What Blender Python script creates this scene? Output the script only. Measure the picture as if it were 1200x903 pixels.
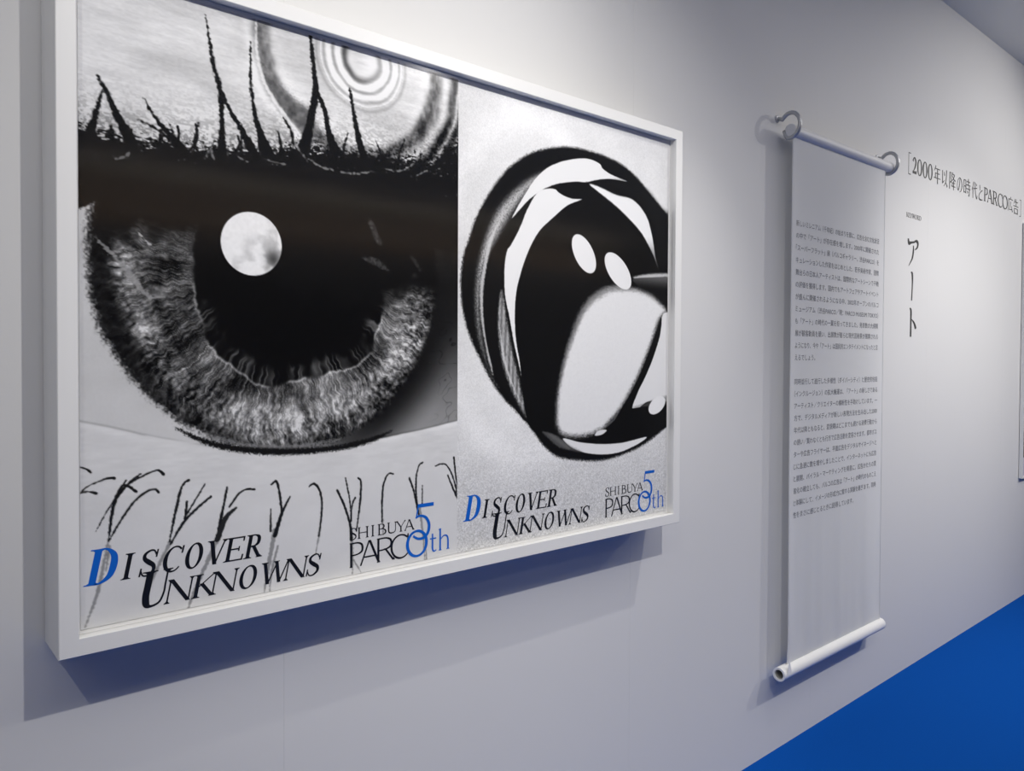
import bpy, bmesh, math
import numpy as np
from mathutils import Matrix, Vector
PI = math.pi
for o in list(bpy.data.objects): bpy.data.objects.remove(o)
scene = bpy.context.scene
COL = scene.collection
# ------------------------------------------------------------------ camera (a hand-held phone, 1.40 m above the carpet)
cd = bpy.data.cameras.new('camera'); cam = bpy.data.objects.new('camera', cd); COL.objects.link(cam)
YAW, PITCH, ROLL = 0.71735, -0.01786, 0.00500
cd.sensor_fit = 'HORIZONTAL'; cd.sensor_width = 36.0; cd.lens = 26.85780; cd.shift_x = -0.00871; cd.shift_y = -0.01435; cd.clip_start = .02
fwd = Vector((math.sin(YAW) * math.cos(PITCH), math.cos(YAW) * math.cos(PITCH), math.sin(PITCH)))
rgt = Vector((math.cos(YAW), -math.sin(YAW), 0)); upv = rgt.cross(fwd)
r2 = math.cos(ROLL) * rgt + math.sin(ROLL) * upv; u2 = -math.sin(ROLL) * rgt + math.cos(ROLL) * upv
cam.matrix_world = Matrix(((r2.x, u2.x, -fwd.x, -0.26338), (r2.y, u2.y, -fwd.y, -1.43905), (r2.z, u2.z, -fwd.z, 1.39882), (0, 0, 0, 1)))
scene.camera = cam
# ------------------------------------------------------------------ light: a ceiling track of spots 1.9 m in front of the wall, plus added fill lamps
w = bpy.data.worlds.new('hall'); scene.world = w; w.use_nodes = True
w.node_tree.nodes['Background'].inputs[0].default_value = (.9, .95, 1.0, 1); w.node_tree.nodes['Background'].inputs[1].default_value = .08
def spot(x, y, z, aim, power, size, blend=1.0, col=(1, .97, .93), rad=.02):
    d = bpy.data.lights.new('track_or_fill_spot', 'SPOT'); d.energy = power; d.spot_size = math.radians(size); d.spot_blend = blend; d.color = col; d.shadow_soft_size = rad
    o = bpy.data.objects.new('track_or_fill_spot', d); COL.objects.link(o); o.location = (x, y, z)
    o.rotation_euler = (Vector(aim) - Vector((x, y, z))).to_track_quat('-Z', 'Y').to_euler(); return o
TRACK_Y, TRACK_Z = -1.91, 2.92
spot(.43, TRACK_Y, TRACK_Z, (.93, 0, 1.36), 124, 70)
spot(1.93, TRACK_Y, TRACK_Z, (.43, 0, 1.86), 50, 42)
spot(3.43, TRACK_Y, TRACK_Z, (3.7, 0, .60), 140, 78)
spot(1.94, -1.0, TRACK_Z, (1.2, 0, .6), 46, 56)
spot(4.93, TRACK_Y, TRACK_Z, (4.1, 0, 1.75), 112, 95)
spot(-1.07, TRACK_Y, TRACK_Z, (-.4, 0, 1.8), 34, 85)
spot(1.0, -3.2, 3.0, (1.0, -1.5, 0), 120, 60, 1.0, (1, .98, .96), .05)  # added fill spot on the carpet, for blue bounce into the wall shadows
ad = bpy.data.lights.new('ambient_fill_area', 'AREA'); ad.shape = 'RECTANGLE'; ad.size = 11; ad.size_y = 1.3; ad.energy = 70; ad.color = (1, .965, .92)  # added area lamp for even ambient fill, no fixture of the hall
ao = bpy.data.objects.new('ambient_fill_area', ad); COL.objects.link(ao); ao.location = (2.6, -1.75, 3.08954 - .01)
cv = bpy.data.lights.new('trim_fill_light', 'AREA'); cv.shape = 'RECTANGLE'; cv.size = 11; cv.size_y = .08; cv.energy = 66; cv.color = (1, .9, .78)  # added lamp that brightens the trim so the glazing reflects a brown glow
co = bpy.data.objects.new('trim_fill_light', cv); COL.objects.link(co); co.location = (2.6, -6.15, 2.60); co.rotation_euler = (math.radians(-125), 0, 0)
vs = scene.view_settings; scene.display_settings.display_device = 'sRGB'
vs.view_transform = 'Standard'; vs.look = 'None'; vs.exposure = 0.03; vs.gamma = 1.0; vs.use_curve_mapping = False
scene.cycles.max_bounces = 8; scene.cycles.diffuse_bounces = 5; scene.cycles.use_denoising = True
# ------------------------------------------------------------------ materials
def lin(c): return c / 12.92 if c <= .04045 else ((c + .055) / 1.055) ** 2.4
def rgb(r, g, b): return (lin(r / 255), lin(g / 255), lin(b / 255), 1)
def mat(name, base, rough=.5, spec=.5, bump=None, vary=None, metal=0.0, coat=0.0):
    m = bpy.data.materials.new(name); m.use_nodes = True; n = m.node_tree; b = n.nodes['Principled BSDF']
    b.inputs['Base Color'].default_value = base; b.inputs['Roughness'].default_value = rough; b.inputs['Metallic'].default_value = metal
    b.inputs['Specular IOR Level'].default_value = spec; b.inputs['Coat Weight'].default_value = coat
    tc = n.nodes.new('ShaderNodeTexCoord')
    if vary:
        sc, amt = vary; t = n.nodes.new('ShaderNodeTexNoise'); t.inputs['Scale'].default_value = sc; t.inputs['Detail'].default_value = 4
        n.links.new(tc.outputs['Object'], t.inputs['Vector']); mx = n.nodes.new('ShaderNodeMix'); mx.data_type = 'RGBA'
        mx.inputs[6].default_value = tuple(c * (1 - amt) for c in base[:3]) + (1,); mx.inputs[7].default_value = tuple(min(c * (1 + amt), 1) for c in base[:3]) + (1,)
        n.links.new(t.outputs['Fac'], mx.inputs[0]); n.links.new(mx.outputs[2], b.inputs['Base Color'])
    if bump:
        sc, st = bump; t = n.nodes.new('ShaderNodeTexNoise'); t.inputs['Scale'].default_value = sc; t.inputs['Detail'].default_value = 3
        n.links.new(tc.outputs['Object'], t.inputs['Vector']); bp = n.nodes.new('ShaderNodeBump'); bp.inputs['Strength'].default_value = st; bp.inputs['Distance'].default_value = .002
        n.links.new(t.outputs['Fac'], bp.inputs['Height']); n.links.new(bp.outputs[0], b.inputs['Normal'])
    return m
M_wall = mat('painted wall', (.70, .70, .70, 1), .6, .25, (90, .06), (3, .012))
M_ceil = mat('ceiling paint', (.86, .84, .76, 1), .8, .2, (60, .08), (1.3, .06))
M_carpet = mat('blue carpet', (.002, .074, .37, 1), .95, .05, (420, .5), (160, .10))
M_frame = mat('white lacquered wood', (.79, .79, .78, 1), .38, .4, (120, .03), (6, .012))
M_board = mat('mount board', (.80, .80, .80, 1), .8, .2, (200, .03))
M_black = mat('black print', (.0035, .0035, .0042, 1), .45, .4, (300, .02))
M_blue = mat('blue print', rgb(8, 98, 200), .45, .4, (300, .02))
M_paper = mat('scroll paper', (.88, .885, .89, 1), .75, .2, (40, .05), (5, .012))
def translucent(m, fac):
    n = m.node_tree; p = n.nodes['Principled BSDF']; t = n.nodes.new('ShaderNodeBsdfTranslucent'); t.inputs['Color'].default_value = (.92, .93, .94, 1)
    x = n.nodes.new('ShaderNodeMixShader'); x.inputs[0].default_value = fac; n.links.new(p.outputs[0], x.inputs[1]); n.links.new(t.outputs[0], x.inputs[2]); h = n.nodes.new('ShaderNodeBsdfTransparent'); y = n.nodes.new('ShaderNodeMixShader'); y.inputs[0].default_value = .20
    n.links.new(x.outputs[0], y.inputs[1]); n.links.new(h.outputs[0], y.inputs[2]); n.links.new(y.outputs[0], n.nodes['Material Output'].inputs[0])
translucent(M_paper, .30)
M_ink = mat('grey ink', rgb(100, 102, 110), .7, .2, (300, .02))
M_vinyl = mat('dark vinyl lettering', rgb(58, 58, 58), .5, .3, (300, .02))
M_greyv = mat('grey vinyl lettering', rgb(128, 128, 128), .5, .3, (300, .02))
M_rod = mat('white plastic rod', (.76, .76, .77, 1), .45, .4, (80, .02))
M_tube = mat('white card tube', (.86, .86, .86, 1), .55, .3, (120, .05))
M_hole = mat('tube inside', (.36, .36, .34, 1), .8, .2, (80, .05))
M_hook = mat('brushed steel', (.52, .53, .55, 1), .42, .5, (200, .03), None, .6)
M_dark = mat('dark strip', rgb(44, 42, 46), .5, .3, (60, .02))
M_pale = mat('pale print', rgb(196, 192, 208), .5, .3, (60, .02), (4, .06))
def sheet_mat():
    m = bpy.data.materials.new('glossy photographic print'); m.use_nodes = True; n = m.node_tree; b = n.nodes['Principled BSDF']
    a = n.nodes.new('ShaderNodeAttribute'); a.attribute_name = 'ink'; n.links.new(a.outputs['Color'], b.inputs['Base Color'])
    b.inputs['Roughness'].default_value = .6; b.inputs['Specular IOR Level'].default_value = .05; return m
M_sheet = sheet_mat()
def glass_mat():
    m = bpy.data.materials.new('acrylic glazing'); m.use_nodes = True; n = m.node_tree; out = n.nodes['Material Output']; n.nodes.remove(n.nodes['Principled BSDF'])
    t = n.nodes.new('ShaderNodeBsdfTransparent'); g = n.nodes.new('ShaderNodeBsdfGlossy'); g.inputs['Roughness'].default_value = .10
    lw = n.nodes.new('ShaderNodeLayerWeight'); lw.inputs['Blend'].default_value = .5; pw = n.nodes.new('ShaderNodeMath'); pw.operation = 'POWER'; pw.inputs[1].default_value = 5
    n.links.new(lw.outputs['Facing'], pw.inputs[0]); f = n.nodes.new('ShaderNodeMath'); f.operation = 'MULTIPLY_ADD'; f.inputs[1].default_value = .45; f.inputs[2].default_value = .018
    n.links.new(pw.outputs[0], f.inputs[0]); mx = n.nodes.new('ShaderNodeMixShader')
    n.links.new(f.outputs[0], mx.inputs[0]); n.links.new(t.outputs[0], mx.inputs[1]); n.links.new(g.outputs[0], mx.inputs[2]); n.links.new(mx.outputs[0], out.inputs[0]); return m
M_glass = glass_mat()
# ------------------------------------------------------------------ builders
def link(name, me, m, parent=None):
    o = bpy.data.objects.new(name, me); COL.objects.link(o)
    if m is not None: me.materials.append(m)
    if parent: o.parent = parent; o.matrix_parent_inverse = parent.matrix_world.inverted()
    return o
def tag(o, label=None, cat=None, group=None, kind=None):
    if label: o['label'] = label
    if cat: o['category'] = cat
    if group: o['group'] = group
    if kind: o['kind'] = kind
    return o
def empty(name, loc, label, cat, group=None):
    o = bpy.data.objects.new(name, None); COL.objects.link(o); o.location = loc; o.empty_display_size = .1
    o.matrix_world = Matrix.Translation(loc); return tag(o, label, cat, group)
class MB:
    def __init__(s): s.v = []; s.f = []
    def add(s, v, f): n = len(s.v); s.v += [tuple(x) for x in v]; s.f += [tuple(i + n for i in q) for q in f]; return s
    def box(s, a, b):
        x0, y0, z0 = a; x1, y1, z1 = b
        return s.add([(x, y, z) for x in (x0, x1) for y in (y0, y1) for z in (z0, z1)], [(0, 1, 3, 2), (4, 6, 7, 5), (0, 4, 5, 1), (2, 3, 7, 6), (0, 2, 6, 4), (1, 5, 7, 3)])
    def loft(s, rings, caps=True, closed=False):
        n = len(rings[0]); v = [p for r in rings for p in r]; f = []; m = len(rings)
        for k in range(m if closed else m - 1):
            for i in range(n): f.append((k * n + i, k * n + (i + 1) % n, ((k + 1) % m) * n + (i + 1) % n, ((k + 1) % m) * n + i))
        if caps and not closed: f += [tuple(range(n - 1, -1, -1)), tuple((m - 1) * n + i for i in range(n))]
        return s.add(v, f)
    def tube(s, path, rad, seg=12, caps=True):
        path = [Vector(p) for p in path]; rings = []; up = None
        for i, p in enumerate(path):
            t = (path[min(i + 1, len(path) - 1)] - path[max(i - 1, 0)]).normalized()
            if up is None: up = t.orthogonal().normalized()
            up = (up - t * up.dot(t)).normalized(); sd = t.cross(up); rr = rad[i] if isinstance(rad, (list, tuple)) else rad
            rings.append([p + rr * (math.cos(a) * up + math.sin(a) * sd) for a in [2 * PI * k / seg for k in range(seg)]])
        return s.loft(rings, caps)
    def build(s, name, m, parent=None, smooth=False, bevel=0, fix=True):
        me = bpy.data.meshes.new(name); me.from_pydata(s.v, [], s.f)
        if fix:
            bm = bmesh.new(); bm.from_mesh(me); bmesh.ops.recalc_face_normals(bm, faces=bm.faces)
            if bevel:
                bmesh.ops.bevel(bm, geom=[e for e in bm.edges], offset=bevel, segments=2, affect='EDGES', clamp_overlap=True)
            bm.to_mesh(me); bm.free()
        if smooth: me.polygons.foreach_set('use_smooth', [True] * len(me.polygons))
        return link(name, me, m, parent)
# ------------------------------------------------------------------ the hall: back wall of joined panels, carpet, ceiling
WX0, WX1, RY, CEIL = -3.6, 9.2, -6.5, 3.08954
wb = MB(); seams = [-2.747, -1.707, -.667, .373, 1.413, 2.453, 3.493, 4.533, 5.573, 6.613, 7.653, 8.693]
edges = [WX0] + seams + [WX1]
for a, b in zip(edges[:-1], edges[1:]): wb.box((a + .00012, 0, 0), (b - .00012, .012, CEIL))
wb.box((WX0, .012, 0), (WX1, .06, CEIL))
tag(wb.build('wall_back', M_wall), kind='structure')
tag(MB().box((WX0, RY, -.05), (WX1, .06, 0)).build('floor', M_carpet), kind='structure')
tag(MB().box((WX0, RY, CEIL), (WX1, .06, CEIL + .05)).build('ceiling', M_ceil), kind='structure')
M_wood = mat('brown veneer', (.17, .115, .07, 1), .5, .3, (30, .05), (4, .2)); M_far = mat('dark far wall', (.05, .05, .055, 1), .8, .2, (30, .05))
tag(MB().box((WX0, RY - .06, 0), (WX1, RY, CEIL)).build('wall_front', M_far), kind='structure')
tag(MB().box((WX0, RY + .002, 2.62), (WX1, RY + .06, CEIL - .002)).build('trim_1', M_wood), kind='structure')
# ------------------------------------------------------------------ lettering drawn with a broad pen: every letter a set of flat strokes
def ribbon(pts, ws, closed=False, sub=6, curve=True):
    n = len(pts); p = np.array(pts, float)
    W = np.interp(np.linspace(0, 1, n), np.linspace(0, 1, len(ws)), ws)
    P = np.c_[p, W]; P = smooth_path(P, closed, sub) if curve else P
    c = P[:, :2]; w_ = P[:, 2]; m = len(c)
    if closed: t = np.roll(c, -1, 0) - np.roll(c, 1, 0)
    else: t = np.gradient(c, axis=0)
    t = t / (np.linalg.norm(t, axis=1)[:, None] + 1e-12); nrm = np.c_[-t[:, 1], t[:, 0]]
    a, b = c + nrm * w_[:, None] / 2, c - nrm * w_[:, None] / 2; out = []
    for i in range(m if closed else m - 1):
        j = (i + 1) % m; out.append([a[i], a[j], b[j], b[i]])
    return out
def bar(x0, y0, x1, y1, wd):
    """a straight stroke cut off level at both ends (wd measured along x), for stems and diagonals"""
    return [[(x0 - wd / 2, y0), (x0 + wd / 2, y0), (x1 + wd / 2, y1), (x1 - wd / 2, y1)]]
def rect(x0, y0, x1, y1): return [[(x0, y0), (x1, y0), (x1, y1), (x0, y1)]]
def foot(x, y, half, t, up):
    """bracketed serif"""
    k = t * 1.1 * (1 if up else -1); s_ = t * .62 * (1 if up else -1)
    return [[(x - half, y), (x + half, y), (x + half, y + s_), (x - half, y + s_)], [(x - half * .75, y + s_), (x + half * .75, y + s_), (x + half * .3, y + s_ + k), (x - half * .3, y + s_ + k)]]
def glyph(ch, w, h, T, t, serif=1.0):
    """strokes of one roman capital in a box w by h; T thick, t thin"""
    S = T * .95 * serif; g = []
    def stem(x, y0=0., y1=None, wd=T, lo=True, hi=True):
        nonlocal g
        y1 = h if y1 is None else y1; g += bar(x, y0, x, y1, wd)
        if serif and lo: g += foot(x, y0, wd / 2 + S * .62, t, True)
        if serif and hi: g += foot(x, y1, wd / 2 + S * .62, t, False)
    if ch in 'O0': 
        a = np.linspace(0, 2 * PI, 33)[:-1]; rx, ry = w / 2 - T * .45, h / 2 - t * .35; tilt = .0 if ch == '0' else .22
        pts = [(w / 2 + rx * math.cos(q), h / 2 + ry * 1.03 * math.sin(q)) for q in a]
        P = np.array(pts); W = t + (T - t) * np.abs(np.cos(a - tilt)) ** 1.4; P = np.c_[P, W]
        c = P[:, :2]; tt = np.roll(c, -1, 0) - np.roll(c, 1, 0); tt /= np.linalg.norm(tt, axis=1)[:, None]; nn = np.c_[-tt[:, 1], tt[:, 0]]
        A, B = c + nn * P[:, 2:] / 2, c - nn * P[:, 2:] / 2
        g += [[A[i], A[(i + 1) % 32], B[(i + 1) % 32], B[i]] for i in range(32)]
    elif ch == 'D':
        x = S * .6 + T / 2; stem(x); g += ribbon([(x, h - t / 2), (w * .55, h - t * .6), (w - T * .75, h * .78), (w - T / 2, h * .5), (w - T * .8, h * .2), (w * .52, t * .6), (x, t / 2)], [t, t * 1.2, T * .85, T * 1.05, T * .85, t * 1.2, t])
    elif ch == 'I': stem(w / 2)
    elif ch == 'S':
        g += ribbon([(w * .86, h * .80), (w * .70, h * .965), (w * .46, h * .985), (w * .20, h * .86), (w * .22, h * .68), (w * .50, h * .53), (w * .80, h * .38), (w * .84, h * .18), (w * .58, h * .02), (w * .30, h * .03), (w * .12, h * .22)], [t, t, t * 1.3, T * .75, T * .9, T * 1.1, T * .95, T * .8, t * 1.3, t, t])
        if serif: g += bar(w * .88, h * .70, w * .90, h * 1.0, t * 1.1); g += bar(w * .10, h * .0, w * .12, h * .32, t * 1.1)
    elif ch == 'C':
        q = np.linspace(math.radians(48), math.radians(318), 15); rx, ry = w * .56, h / 2
        g += ribbon([(w * .58 + (rx - T * .45) * math.cos(a), h / 2 + (ry - t * .3) * 1.02 * math.sin(a)) for a in q], [t * 1.3, t, t * 1.2, T * .8, T * 1.05, T * .9, t * 1.5, t, t])
        if serif: g += bar(w * .955, h * .70, w * .975, h * 1.0, t * 1.2)
    elif ch == 'V':
        g += bar(T * .6, h, w * .52, 0, T * 1.05); g += bar(w - t, h, w * .52, 0, t * 1.2)
        if serif: g += foot(T * .6, h, T * .5 + S * .6, t, False) + foot(w - t, h, S * .8, t, False)
    elif ch == 'E':
        x = S * .6 + T / 2; stem(x); g += rect(x, h - t, w * .94, h) + rect(x, 0, w * .97, t) + rect(x, h * .5 - t / 2, w * .74, h * .5 + t / 2)
        if serif: g += bar(w * .93, h * .80, w * .93, h, t * 1.2) + bar(w * .98, 0, w * 1.0, h * .24, t * 1.2) + bar(w * .74, h * .40, w * .74, h * .60, t)
    elif ch in 'RPB':
        x = S * .6 + T / 2; stem(x); mid = h * (.48 if ch != 'B' else .53); xr = w * (.80 if ch == 'R' else .92 if ch == 'P' else .80)
        g += ribbon([(x, h - t / 2), (xr * .62, h - t * .5), (xr - T * .45, h * .86), (xr - T * .45, mid + h * .14), (xr * .62, mid + t * .5), (x, mid)], [t, t, T * .9, T * .9, t, t])
        if ch == 'R': g += bar(w * .44, mid + t, w * .90, 0, T * 1.05) + (foot(w * .90, 0, T * .6 + S * .3, t, True) if serif else [])
        if ch == 'B': g += ribbon([(x, mid), (w * .62, mid), (w - T * .5, mid * .72), (w - T * .5, mid * .28), (w * .6, t * .5), (x, t * .5)], [t, t, T, T, t, t])
    elif ch == 'U':
        x = S * .6 + T / 2; xr = w - S * .6 - t / 2
        g += ribbon([(x, h), (x, h * .6), (x, h * .32), (x + w * .07, h * .10), (w * .47, t * .5), (xr - w * .10, h * .10), (xr, h * .34), (xr, h * .6), (xr, h)], [T, T, T, T * .9, t * 1.4, t * 1.2, t * 1.1, t, t])
        if serif: g += foot(x, h, T / 2 + S * .62, t, False) + foot(xr, h, t / 2 + S * .6, t, False)
    elif ch == 'N':
        x = S * .6; xr = w - S * .6; g += bar(x, 0, x, h, t * 1.15) + bar(xr, 0, xr, h, t * 1.15) + bar(x + T * .1, h, xr - T * .05, 0, T * 1.2)
        if serif: g += foot(x, 0, S * .75, t, True) + foot(x - S * .1, h, S * .6, t, False) + foot(xr, h, S * .75, t, False)
    elif ch == 'K':
        x = S * .6 + T / 2; stem(x); g += bar(w * .90, h, x + T * .2, h * .44, t * 1.3) + bar(x + T * 1.0, h * .60, w * .92, 0, T * 1.15)
        if serif: g += foot(w * .90, h, S * .8, t, False) + foot(w * .93, 0, T * .5 + S * .5, t, True)
    elif ch == 'W':
        g += bar(T * .6, h, w * .30, 0, T) + bar(w * .54, h * .98, w * .30, 0, t * 1.2) + bar(w * .50, h, w * .72, 0, T) + bar(w - t, h, w * .72, 0, t * 1.2)
        if serif: g += foot(T * .6, h, T * .5 + S * .5, t, False) + foot(w * .5, h, T * .5 + S * .4, t, False) + foot(w - t, h, S * .7, t, False)
    elif ch == 'H':
        stem(S * .6 + T / 2); stem(w - S * .6 - T / 2); g += rect(S * .6, h * .5 - t / 2, w - S * .6, h * .5 + t / 2)
    elif ch == 'Y':
        g += bar(T * .6, h, w * .5, h * .42, T) + bar(w - t, h, w * .5, h * .42, t * 1.2) + bar(w * .5, 0, w * .5, h * .46, T)
        if serif: g += foot(T * .6, h, T * .5 + S * .4, t, False) + foot(w - t, h, S * .6, t, False) + foot(w * .5, 0, T * .5 + S * .6, t, True)
    elif ch == 'A':
        g += bar(w * .46, h, t * .8, 0, t * 1.25) + bar(w * .48, h, w - T * .7, 0, T * 1.1) + rect(w * .2, h * .30, w * .74, h * .30 + t)
        if serif: g += foot(t * .8, 0, S * .6, t, True) + foot(w - T * .7, 0, T * .5 + S * .45, t, True)
    elif ch == 't':
        g += ribbon([(w * .40, h), (w * .40, h * .5), (w * .41, h * .16), (w * .62, h * .02), (w * .95, h * .08)], [T * .8, T, T, T * .7, t]) + rect(w * .02, h * .70, w * .92, h * .70 + t * 1.1)
    elif ch == 'h':
        x = w * .22; g += bar(x, 0, x, h, T) + ribbon([(x, h * .48), (w * .46, h * .64), (w * .68, h * .62), (w * .77, h * .44), (w * .77, 0)], [t, t * 1.3, T * .8, T, T])
        g += foot(x, 0, T * .5 + S * .5, t, True) + foot(w * .77, 0, T * .5 + S * .5, t, True) + [[(x - T * 1.1, h * .95), (x, h * .91), (x, h), (x - T * .2, h)]]
    elif ch == '2':
        g += ribbon([(w * .14, h * .76), (w * .30, h * .95), (w * .56, h * .96), (w * .76, h * .76), (w * .64, h * .48), (w * .30, h * .18), (w * .10, h * .06)], [T, t * 1.3, T * .8, T, T * .85, t * 1.2, t]) + rect(w * .08, 0, w * .86, T * .95) + bar(w * .84, 0, w * .92, h * .22, t * 1.2)
    elif ch == '[': g += bar(t / 2, 0, t / 2, h, t) + rect(0, h - t, w, h) + rect(0, 0, w, t)
    elif ch == ']': g += bar(w - t / 2, 0, w - t / 2, h, t) + rect(0, h - t, w, h) + rect(0, 0, w, t)
    return g
# brush-built Japanese characters of the wall headings, in a unit box: (path, widths)
KANJI = {
 '年': [([(.30, .98), (.22, .84), (.08, .68)], [.10, .03]), ([(.24, .82), (.90, .82)], [.05]), ([(.22, .57), (.84, .57)], [.05]), ([(.25, .57), (.25, .30)], [.09]), ([(.03, .31), (.97, .31)], [.05]), ([(.55, .82), (.55, 0)], [.10])],
 '以': [([(.18, .88), (.20, .22)], [.09]), ([(.14, .18), (.30, .24), (.46, .36)], [.09, .03]), ([(.40, .82), (.52, .62)], [.03, .12]), ([(.78, .96), (.75, .55), (.62, .22), (.38, .02)], [.10, .09, .03]), ([(.64, .30), (.92, .04)], [.03, .13])],
 '降': [([(.10, .95), (.10, 0)], [.09]), ([(.10, .94), (.34, .94)], [.05]), ([(.34, .94), (.24, .70)], [.06, .03]), ([(.24, .70), (.37, .55), (.31, .41), (.20, .42)], [.03, .10, .07]), ([(.56, .98), (.40, .70)], [.09, .03]), ([(.54, .88), (.84, .88)], [.05]), ([(.84, .88), (.64, .62), (.40, .50)], [.09, .06, .03]), ([(.52, .78), (.72, .62), (.98, .54)], [.03, .07, .10]), ([(.44, .40), (.92, .40)], [.05]), ([(.50, .40), (.50, .20)], [.07]), ([(.38, .20), (.98, .20)], [.05]), ([(.70, .52), (.70, 0)], [.09])],
 'の': [([(.53, .80), (.46, .45), (.31, .14), (.16, .17), (.09, .40), (.21, .68), (.48, .85), (.77, .74), (.89, .46), (.77, .16), (.53, .03)], [.05, .08, .09, .07, .05, .05, .06, .08, .10, .07, .03])],
 '時': [([(.07, .88), (.07, .10)], [.08]), ([(.34, .88), (.34, .10)], [.09]), ([(.07, .86), (.34, .86)], [.05]), ([(.07, .50), (.34, .50)], [.05]), ([(.07, .15), (.34, .15)], [.05]), ([(.48, .82), (.92, .82)], [.05]), ([(.69, 1), (.69, .62)], [.09]), ([(.42, .62), (.98, .62)], [.05]), ([(.42, .40), (.98, .40)], [.05]), ([(.82, .58), (.82, .05), (.70, .04)], [.10, .09, .03]), ([(.52, .28), (.63, .15)], [.03, .12])],
 '代': [([(.34, .98), (.22, .70), (.03, .45)], [.10, .07, .03]), ([(.22, .66), (.22, 0)], [.09]), ([(.34, .57), (.97, .66)], [.06]), ([(.55, .97), (.60, .60), (.71, .26), (.87, .04), (.95, .07), (.96, .24)], [.08, .10, .10, .08, .03]), ([(.74, .93), (.87, .80)], [.03, .11])],
 'と': [([(.36, .93), (.45, .60)], [.10, .05]), ([(.84, .66), (.50, .50), (.25, .30), (.26, .12), (.50, .05), (.88, .08)], [.09, .06, .06, .08, .09, .05])],
 '広': [([(.53, 1), (.53, .84)], [.10]), ([(.12, .84), (.97, .84)], [.05]), ([(.16, .84), (.15, .48), (.03, .03)], [.09, .08, .03]), ([(.56, .68), (.46, .40), (.28, .15)], [.10, .06, .05]), ([(.28, .15), (.86, .20)], [.05]), ([(.70, .42), (.92, .05)], [.03, .12])],
 '告': [([(.32, .97), (.22, .80), (.08, .66)], [.09, .03]), ([(.24, .80), (.86, .80)], [.05]), ([(.53, 1), (.53, .52)], [.09]), ([(.03, .52), (.97, .52)], [.05]), ([(.22, .37), (.22, 0)], [.09]), ([(.79, .37), (.79, 0)], [.10]), ([(.22, .36), (.79, .36)], [.05]), ([(.22, .05), (.79, .05)], [.05])],
 'ア': [([(.04, .95), (.10, .80), (.30, .83), (.62, .88)], [.10, .16, .09, .07]), ([(.60, .90), (.80, .92), (.90, .84), (.84, .70), (.64, .60)], [.06, .12, .15, .09, .03]), ([(.50, .74), (.50, .54), (.40, .28), (.10, .0)], [.06, .12, .09, .02])],
 'ー': [([(.36, 1), (.50, .93), (.52, .55), (.46, .0)], [.05, .15, .11, .09])],
 'ト': [([(.30, 1), (.42, .92), (.42, .50), (.42, .02)], [.04, .14, .12, .14]), ([(.50, .62), (.74, .50), (.88, .34), (.90, .30)], [.03, .11, .15, .05])],
}
def brush(ch, w, h):
    out = []
    for path, ws in KANJI[ch]:
        out += ribbon([(x * w, y * h) for x, y in path], [q * .95 * (w + h) / 2 for q in ws], False, 5, len(path) > 2)
    return out
def flat(polys, at, thick):
    """polygons (x, z) as thin plates standing in front of depth at; the front face is at at-thick"""
    b = MB()
    for k, q in enumerate(polys):
        n = len(q); e = thick + (k % 9) * 1.2e-5     # strokes that cross lie a hair above one another
        b.add([(x, at - e, z) for x, z in q] + [(x, at, z) for x, z in q], [tuple(range(n)), tuple(range(2 * n - 1, n - 1, -1))] + [(i, n + i, n + (i + 1) % n, (i + 1) % n) for i in range(n)])
    return b
# ---------------------------------------------------------------- printed pictures (tones over the sheet, millimetres)
PWM, PHM = 728.0, 1030.0
def sstep(x, a, b):
    t = np.clip((x - a) / (b - a), 0, 1); return t * t * (3 - 2 * t)
def lattice(x, y, seed):
    """smooth value noise, one cell per unit"""
    xi = np.floor(x).astype(np.int64); yi = np.floor(y).astype(np.int64)
    fx = x - xi; fy = y - yi; fx = fx * fx * (3 - 2 * fx); fy = fy * fy * (3 - 2 * fy)
    def h(a, b):
        n = (a * 374761393 + b * 668265263 + seed * 974711) & 0x7fffffff
        n = ((n ^ (n >> 13)) * 1274126177) & 0x7fffffff
        return ((n ^ (n >> 16)) & 0xffff) / 65535.0
    return (h(xi, yi) * (1 - fx) + h(xi + 1, yi) * fx) * (1 - fy) + (h(xi, yi + 1) * (1 - fx) + h(xi + 1, yi + 1) * fx) * fy
def fbm(x, y, seed, octv=3):
    s = 0; a = .5; n = 0
    for k in range(octv):
        s = s + a * lattice(x * 2 ** k, y * 2 ** k, seed + 17 * k); n += a; a *= .5
    return s / n
def smooth_path(pts, closed=False, sub=6):
    p = np.array(pts, float); n = len(p); out = []
    rng = range(n) if closed else range(n - 1)
    for i in rng:
        if closed: a, b, c, d = p[(i - 1) % n], p[i], p[(i + 1) % n], p[(i + 2) % n]
        else: a, b, c, d = p[max(i - 1, 0)], p[i], p[i + 1], p[min(i + 2, n - 1)]
        for k in range(sub):
            t = k / sub
            out.append(.5 * (2 * b + (c - a) * t + (2 * a - 5 * b + 4 * c - d) * t * t + (3 * b - a - 3 * c + d) * t ** 3))
    if not closed: out.append(p[-1])
    return np.array(out)
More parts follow.
